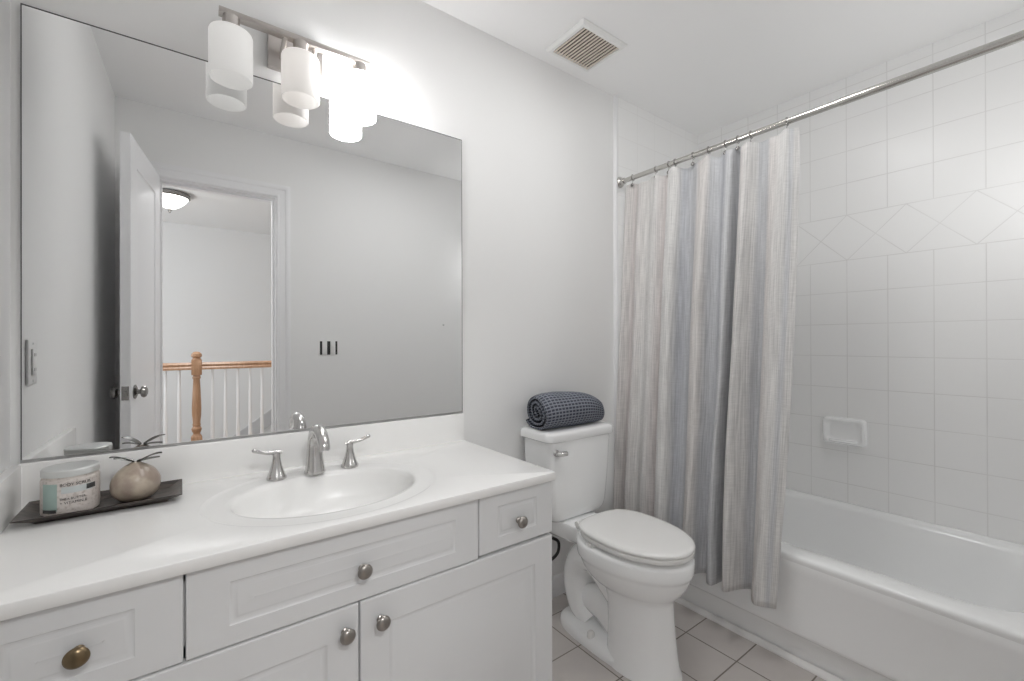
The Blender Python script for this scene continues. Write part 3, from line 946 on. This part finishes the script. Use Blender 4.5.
# water supply behind the toilet
t = thing('water_supply', 'black looped supply hose and stop valve on the wall behind the toilet', 'hose')
bm = bmesh.new()
hp = cat_rom([(1.245, -0.045, 0.145), (1.248, -0.055, 0.19), (1.285, -0.078, 0.218), (1.322, -0.085, 0.245), (1.326, -0.085, 0.290), (1.292, -0.082, 0.316), (1.255, -0.082, 0.335), (1.245, -0.085, 0.380), (1.245, -0.088, 0.428)], 8)
tube(bm, [tuple(p) for p in hp], 0.0065, 12)
link('hose', bm, 'black', t)
bm = bmesh.new()
lathe(bm, [(0.028, 0.0), (0.027, 0.004), (0.009, 0.006), (0.009, 0.05), (0.012, 0.052), (0.012, 0.062)], 22, mtx=aim((1.245, -0.0005, 0.14), (0, -1, 0)))
lathe(bm, [(0.010, 0.0), (0.010, 0.02), (0.007, 0.022)], 16, mtx=aim((1.245, -0.045, 0.135), (0, 0, 1)))
link('stop_valve', bm, 'chrome', t)

# ------------------------------------------------------------------ rolled towel on the tank
bm = bmesh.new()
uvl = bm.loops.layers.uv.new('UVMap')
turns, N = 3.1, 190
NX = 46
x0, x1 = 1.172, 1.545
cy_, cz_ = -0.118, 0.8065+0.0735
rng = np.random.RandomState(3)
rows = []; svals = []
for i in range(N+1):
    f = i/N
    q = 2*PI*turns*f
    rad = 0.16 + 0.84*f
    svals.append((q, rad))
# arc length
L = [0.0]
for i in range(1, N+1):
    L.append(L[-1] + 0.078*svals[i][1]*(svals[i][0]-svals[i-1][0]))
th = 0.010


def towel_pt(i, j, off):
    q, rad = svals[i]
    s = j/NX
    bulge = 1.03 - 0.42*max(0, (s-0.50)/0.50)**2 - 0.08*max(0, (0.15-s)/0.15)**2
    wob = 1 + 0.032*math.sin(3*q+5*s) + 0.020*math.sin(9*s+2*q) + 0.012*math.sin(5*q-14*s)
    a_ = (0.084*rad*wob + off)*(bulge if rad > 0.5 else bulge*0.98)
    b_ = (0.072*rad*wob + off)*(bulge if rad > 0.5 else bulge*0.98)
    qq = q - 0.55 - 2*PI*turns
    y = cy_ + a_*math.cos(qq)
    z = cz_ + b_*math.sin(qq) - 0.073*(1-bulge)*0.9
    if z < 0.8072: z = 0.8072 + 0.02*(z-0.8072)*0
    x = x0 + (x1-x0)*s + 0.010*math.sin(q*1.0+1)*(1-s) + 0.012*math.cos(qq)*(s) 
    if s < 0.05: x += 0.006*(1-rad)
    return (x, y, z)


gi = [[bm.verts.new(towel_pt(i, j, 0)) for j in range(NX+1)] for i in range(N+1)]
go = [[bm.verts.new(towel_pt(i, j, th)) for j in range(NX+1)] for i in range(N+1)]


def tf(vs, uvs):
    f = bm.faces.new(vs)
    for lp, c in zip(f.loops, uvs): lp[uvl].uv = c


for i in range(N):
    for j in range(NX):
        c = [(L[i], j*0.0085), (L[i], (j+1)*0.0085), (L[i+1], (j+1)*0.0085), (L[i+1], j*0.0085)]
        tf((go[i][j], go[i][j+1], go[i+1][j+1], go[i+1][j]), c)
        tf((gi[i][j], gi[i+1][j], gi[i+1][j+1], gi[i][j+1]), [c[0], c[3], c[2], c[1]])
    for j, flip in ((0, 0), (NX, 1)):
        tf((gi[i][j], go[i][j], go[i+1][j], gi[i+1][j]), [(L[i], 0), (L[i], th), (L[i+1], th), (L[i+1], 0)])
for i in (0, N):
    for j in range(NX):
        tf((gi[i][j], gi[i][j+1], go[i][j+1], go[i][j]), [(0, j*0.0085), (0, (j+1)*0.0085), (th, (j+1)*0.0085), (th, j*0.0085)])
tag(link('rolled_towel', bm, 'waffle', smooth=60), 'rolled dark blue-grey waffle towel on the toilet tank lid', 'towel')

# ------------------------------------------------------------------ bathtub
t = thing('bathtub', 'white alcove bathtub along the tiled wall behind the shower curtain', 'bathtub', (2.18, -0.77, 0))
OX, OY = 2.18, -0.77
fx = 1.783-OX                   # apron plane
bxk = XR-0.002-OX
y0, y1 = YB+0.002-OY, -0.011-OY
ZR = 0.388


def rect_pts(x0_, x1_, ya, yb, z, n=112):
    """rectangle sampled by angle like the basin loops so that rows correspond"""
    out = []
    cx, cy = 0.02, 0.0
    for i in range(n):
        a = -PI + 2*PI*i/n + 0.0001
        c, s = math.cos(a), math.sin(a)
        k = min(((x1_-cx if c > 0 else x0_-cx)/c) if abs(c) > 1e-9 else 1e9, ((yb-cy if s > 0 else ya-cy)/s) if abs(s) > 1e-9 else 1e9)
        out.append((cx+k*c, cy+k*s, z))
    return out


def basin(hx_, hy_, r, z, n=112, ox=0.02, oy=0.0):
    """rounded rectangle sampled by angle"""
    out = []
    for i in range(n):
        a = -PI + 2*PI*i/n + 0.0001
        c, s = abs(math.cos(a)), abs(math.sin(a))
        k = min(hx_/c if c > 1e-9 else 1e9, hy_/s if s > 1e-9 else 1e9)
        x, y = k*c, k*s
        if x > hx_-r and y > hy_-r:
            px, py = hx_-r, hy_-r
            B = c*px+s*py; C = px*px+py*py-r*r
            k = B+math.sqrt(max(0, B*B-C)); x, y = k*c, k*s
        out.append((ox+math.copysign(x, math.cos(a)), oy+math.copysign(y, math.sin(a)), z))
    return out


bm = bmesh.new()
loft(bm, [rect_pts(fx+0.004, bxk, y0, y1, ZR-0.028), rect_pts(fx, bxk, y0, y1, ZR-0.013), rect_pts(fx+0.002, bxk, y0, y1, ZR-0.005), rect_pts(fx+0.008, bxk, y0, y1, ZR-0.0005),
          rect_pts(fx+0.03, bxk-0.012, y0+0.012, y1-0.012, ZR+0.001),
          basin(0.322, 0.668, 0.20, ZR-0.001), basin(0.313, 0.657, 0.195, ZR-0.006), basin(0.304, 0.645, 0.19, ZR-0.020), basin(0.296, 0.630, 0.185, ZR-0.06),
          basin(0.283, 0.605, 0.18, ZR-0.15), basin(0.268, 0.575, 0.17, ZR-0.24), basin(0.248, 0.545, 0.16, ZR-0.295), basin(0.215, 0.505, 0.15, ZR-0.325), basin(0.15, 0.43, 0.12, ZR-0.337)],
     False, True)
link('basin', bm, 'tub', t, smooth=60)
bm = bmesh.new()
ap = [(fx+0.008, ZR-0.012), (fx+0.001, ZR-0.03), (fx+0.003, ZR-0.06), (fx+0.005, 0.30), (fx+0.007, 0.135), (fx+0.003, 0.118), (fx+0.004, 0.108), (fx+0.010, 0.100), (fx+0.022, 0.094), (fx+0.026, 0.085), (fx+0.026, 0.0), (fx+0.06, 0.0), (fx+0.06, ZR-0.03)]
loft(bm, [[(x, y, z) for x, z in ap] for y in (y0, y1)])
link('apron', bm, 'tub', t, smooth=40)

# soap dish on the tile
t = thing('soap_dish', 'white ceramic soap dish set into the tiled wall above the tub', 'soap dish', (XR, -0.764, 0.730))
bm = bmesh.new()


def sd(ins, x): return [(x, p[0], p[1]) for p in rrect(-0.089+ins, 0.089-ins, -0.065+ins, 0.065-ins, 0.018, 0, 5)]


loft(bm, [sd(0, -0.0005), sd(0.001, -0.010), sd(0.006, -0.020), sd(0.013, -0.022), sd(0.020, -0.017), sd(0.026, -0.007), sd(0.034, -0.005)])
link('dish_frame', bm, 'porc', t, smooth=45)
bm = bmesh.new()
lp = cat_rom([(-0.004, -0.060, -0.052), (-0.030, -0.056, -0.054), (-0.046, -0.040, -0.055), (-0.049, 0.0, -0.055), (-0.046, 0.040, -0.055), (-0.030, 0.056, -0.054), (-0.004, 0.060, -0.052)], 5)
pts = [tuple(p) for p in lp]
loft(bm, [[(x*0.4, y*0.9, z+0.010) for x, y, z in pts], [(x*0.85, y, z+0.004) for x, y, z in pts], [(x, y, z+0.010) for x, y, z in pts], [(x*0.9, y*0.96, z+0.013) for x, y, z in pts], [(x*0.4, y*0.9, z+0.012) for x, y, z in pts]], closed=False)
link('dish_lip', bm, 'porc', t, smooth=60)

# ------------------------------------------------------------------ shower rod, rings, curtain
RX, RZ = 1.834, 1.9974
t = thing('shower_rod', 'straight steel tension rod spanning the alcove above the tub', 'curtain rod', (RX, 0, RZ))
bm = bmesh.new(); tube(bm, [(0, -0.016, 0), (0, -0.985, 0)], 0.0120, 20); link('inner_tube', bm, 'rod', t)
bm = bmesh.new(); tube(bm, [(0, -0.975, 0), (0, YB+0.012, 0)], 0.0138, 20); link('outer_tube', bm, 'rod', t)
for yy, s in ((-0.0095, -1), (YB+0.001, 1)):
    bm = bmesh.new(); lathe(bm, [(0.027, 0.0), (0.028, 0.006), (0.024, 0.013), (0.0175, 0.018), (0.0165, 0.032)], 28, mtx=aim((0, yy, 0), (0, s, 0)))
    link('end_flange', bm, 'rod', t)

ring_px = [-0.095, -0.232, -0.303, -0.336, -0.425, -0.498, -0.572, -0.624, -0.676, -0.808]
names = ['nearest the end wall', 'second from the end wall', 'third from the end wall', 'fourth from the end wall', 'fifth from the end wall',
         'sixth from the end wall', 'fifth from its free edge', 'third from its free edge', 'second from its free edge', 'at its free edge']
names = ['first', 'second', 'third', 'fourth', 'fifth', 'sixth', 'seventh', 'eighth', 'ninth', 'last']
bm = bmesh.new()
tube(bm, [(0.0150*math.sin(q), 0, 0.0150*math.cos(q)) for q in np.linspace(0.0, 2*PI, 25)], 0.0014, 8, caps=False)
tube(bm, [(0, 0, -0.015), (-0.004, 0, -0.026), (0, 0, -0.038)], 0.0014, 8)
ring0 = None
for y, nm in zip(ring_px, names):
    if ring0 is None:
        ring0 = thing('curtain_ring', '', 'curtain ring', (RX, y, RZ), 0, 'rings along the shower rod')
        link('wire_loop', bm, 'ring', ring0)
        b2 = bmesh.new(); lathe(b2, [(0.002, -0.003), (0.0075, -0.001), (0.0085, 0.003), (0.005, 0.007), (0.001, 0.008)], 18, mtx=aim((-0.004, 0, -0.038), (-1, 0, 0)))
        link('button', b2, 'ring', ring0)
        r = ring0
    else:
        r = ring0.copy(); COL.objects.link(r)
        for ch in list(ring0.children):
            c = ch.copy(); COL.objects.link(c); c.parent = r
        r.location = (RX, y, RZ)
    r['label'] = 'steel ring on the shower rod, %s counting from the mirror wall end' % nm if nm != 'last' else 'steel ring on the shower rod at the free edge of the curtain'

# curtain folds: (u along cloth, y, offset toward the room)
FOLD = [(0.000, -0.050, -0.010), (0.035, -0.070, 0.010), (0.075, -0.110, -0.014), (0.12, -0.150, 0.012), (0.17, -0.195, -0.004), (0.22, -0.245, 0.010), (0.275, -0.290, -0.012),
        (0.315, -0.312, 0.016), (0.355, -0.352, 0.020), (0.385, -0.376, -0.014), (0.43, -0.415, -0.024), (0.47, -0.458, 0.010), (0.505, -0.495, 0.022),
        (0.535, -0.520, -0.010), (0.575, -0.550, -0.018), (0.615, -0.582, 0.014), (0.645, -0.606, 0.020), (0.665, -0.616, -0.016), (0.690, -0.628, -0.030),
        (0.712, -0.640, 0.008), (0.745, -0.668, 0.030), (0.780, -0.698, -0.004), (0.825, -0.728, -0.022), (0.865, -0.758, 0.004), (0.91, -0.790, 0.018), (0.955, -0.822, 0.010), (1.0, -0.850, -0.004)]
cr = cat_rom(FOLD, 12)
uu, yy_, oo = cr[:, 0], cr[:, 1], cr[:, 2]
NZ = 64
ZT, ZB = RZ-0.030, 0.198
bm = bmesh.new()
uvl = bm.loops.layers.uv.new('UVMap')
ringu = np.interp([-p for p in ring_px], [-v for v in yy_], uu)
g = []
for k in range(NZ+1):
    s = k/NZ
    row = []
    for u, y, o in zip(uu, yy_, oo):
        dtop = min(abs(u-v) for v in ringu)
        sag = 0.012*min(1, dtop/0.04)
        zt = ZT - sag + 0.004*math.sin(40*u)
        zb = ZB - 0.010 + 0.008*math.sin(9*u+1.0) + 0.020*u
        z = zt + (zb-zt)*s
        amp = 0.55 + 0.60*min(1, s*3) + 0.35*s
        h_ = max(0, (s-0.0))
        base = RX-0.004 - 0.102*min(1, s/0.85) - (0.012 if s > 0.85 else 0)*(s-0.85)/0.15
        off = o*amp*1.25 + 0.006*math.sin(23*u+4*s+1)*s + 0.003*math.sin(61*u+9*s)
        y2 = y*(1 - 0.047*s**1.5*(u)) + 0.010*math.sin(7*s+14*u)*s*(1-u)*u*3 - 0.010*(1-u)*s*0
        if u > 0.95: y2 -= 0.012*math.sin(PI*s)*(u-0.95)/0.05
        row.append(bm.verts.new((base-off, y2, z)))
    g.append(row)
for k in range(NZ):
    for i in range(len(uu)-1):
        f = bm.faces.new((g[k][i], g[k][i+1], g[k+1][i+1], g[k+1][i]))
        for lp, (ii, kk) in zip(f.loops, ((i, k), (i+1, k), (i+1, k+1), (i, k+1))):
            lp[uvl].uv = (uu[ii], 1-kk/NZ)
t = thing('shower_curtain', 'pale linen shower curtain with soft grey-blue stripes hanging outside the tub', 'shower curtain', (0, 0, 0))
o = link('cloth', bm, 'curtain', t, smooth=80)
sm = o.modifiers.new('thickness', 'SOLIDIFY'); sm.thickness = 0.0016; sm.offset = 0

# ------------------------------------------------------------------ ceiling vent
VXc, VYc = 1.402, -0.186
t = thing('ceiling_vent', 'square white exhaust fan grille with dusty slats on the ceiling', 'vent', (VXc, VYc, H))
bm = bmesh.new()
a, b = 0.132, 0.116


def vr(ins, z): return [(-a+ins, -b+ins, z), (a-ins, -b+ins, z), (a-ins, b-ins, z), (-a+ins, b-ins, z)]


loft(bm, [vr(0, -0.0005), vr(0.001, -0.006), vr(0.010, -0.016), vr(0.022, -0.018), vr(0.024, -0.016), vr(0.024, -0.004)], False, False)
link('frame', bm, 'plate', t, smooth=25)
link('cavity', box(-a+0.022, a-0.022, -b+0.022, b-0.022, -0.004, -0.0005), 'dust', t, smooth=0)
ns = 13
for k in range(ns):
    x = -a+0.024 + (2*a-0.048)*(k+0.5)/ns
    bm = bmesh.new()
    loft(bm, [[(x-0.0036, y, -0.0165), (x+0.0036, y, -0.0165), (x+0.0028, y, -0.012), (x-0.0028, y, -0.012)] for y in (-b+0.023, b-0.023)])
    link('slat', bm, 'slat', t, smooth=0)

# ------------------------------------------------------------------ outlets and switches
yo = -0.150
t = thing('wall_outlet', 'white outlet cover on the left wall beside the mirror', 'outlet', (wx(yo)+0.0005, yo, 1.120), math.atan2(0.030, 1)*1)
bm = box(0, 0.006, -0.036, 0.036, -0.058, 0.058, 0.002); link('cover_plate', bm, 'plate', t, smooth=30)
bm = box(0.005, 0.010, -0.0165, 0.0165, -0.034, 0.034, 0.0015); o = link('receptacle', bm, 'plate', t, smooth=30)
for dz in (-0.019, 0.019):
    for dy in (-0.006, 0.006):
        link('slot', box(0.0095, 0.0103, dy-0.001, dy+0.001, dz-0.004, dz+0.004), 'black', o, smooth=0)
for dz in (-0.048, 0.048):
    bm = bmesh.new(); lathe(bm, [(0.0032, 0), (0.0028, 0.0012), (0.0005, 0.0014)], 14, mtx=aim((0.0058, 0, dz), (1, 0, 0)))
    link('screw', bm, 'lid', t)

t = thing('switch_gang', 'uncovered switch box with dark slots on the wall beside the doorway, seen in the mirror', 'switch', (0.777, YB, 1.131))
bm = bmesh.new()
bx(bm, -0.062, 0.062, 0.0002, 0.003, -0.050, 0.050, 0.0008)
link('box_plate', bm, 'plate', t, smooth=0)
for x in (-0.027, 0.027):
    bm = box(x-0.011, x+0.011, 0.002, 0.010, -0.040, 0.040, 0.002)
    bx(bm, x-0.005, x+0.005, 0.009, 0.018, -0.004, 0.010, 0.001)
    link('toggle_switch', bm, 'plate', t, smooth=30)
for x, wd in ((-0.048, 0.007), (0.0, 0.010), (0.048, 0.006)):
    bm = box(x-wd, x+wd, 0.0025, 0.004, -0.044, 0.044)
    link('dark_gap', bm, 'black', t, smooth=0)
bm = bmesh.new(); lathe(bm, [(0.007, 0.0), (0.006, 0.004), (0.003, 0.006), (0.003, 0.014), (0.001, 0.015)], 14, mtx=aim((1.62, YB, 1.299), (0, 1, 0)))
tag(link('wall_anchor', bm, 'lid'), 'small grey wall anchor left on the bare wall, seen at right in the mirror', 'anchor')
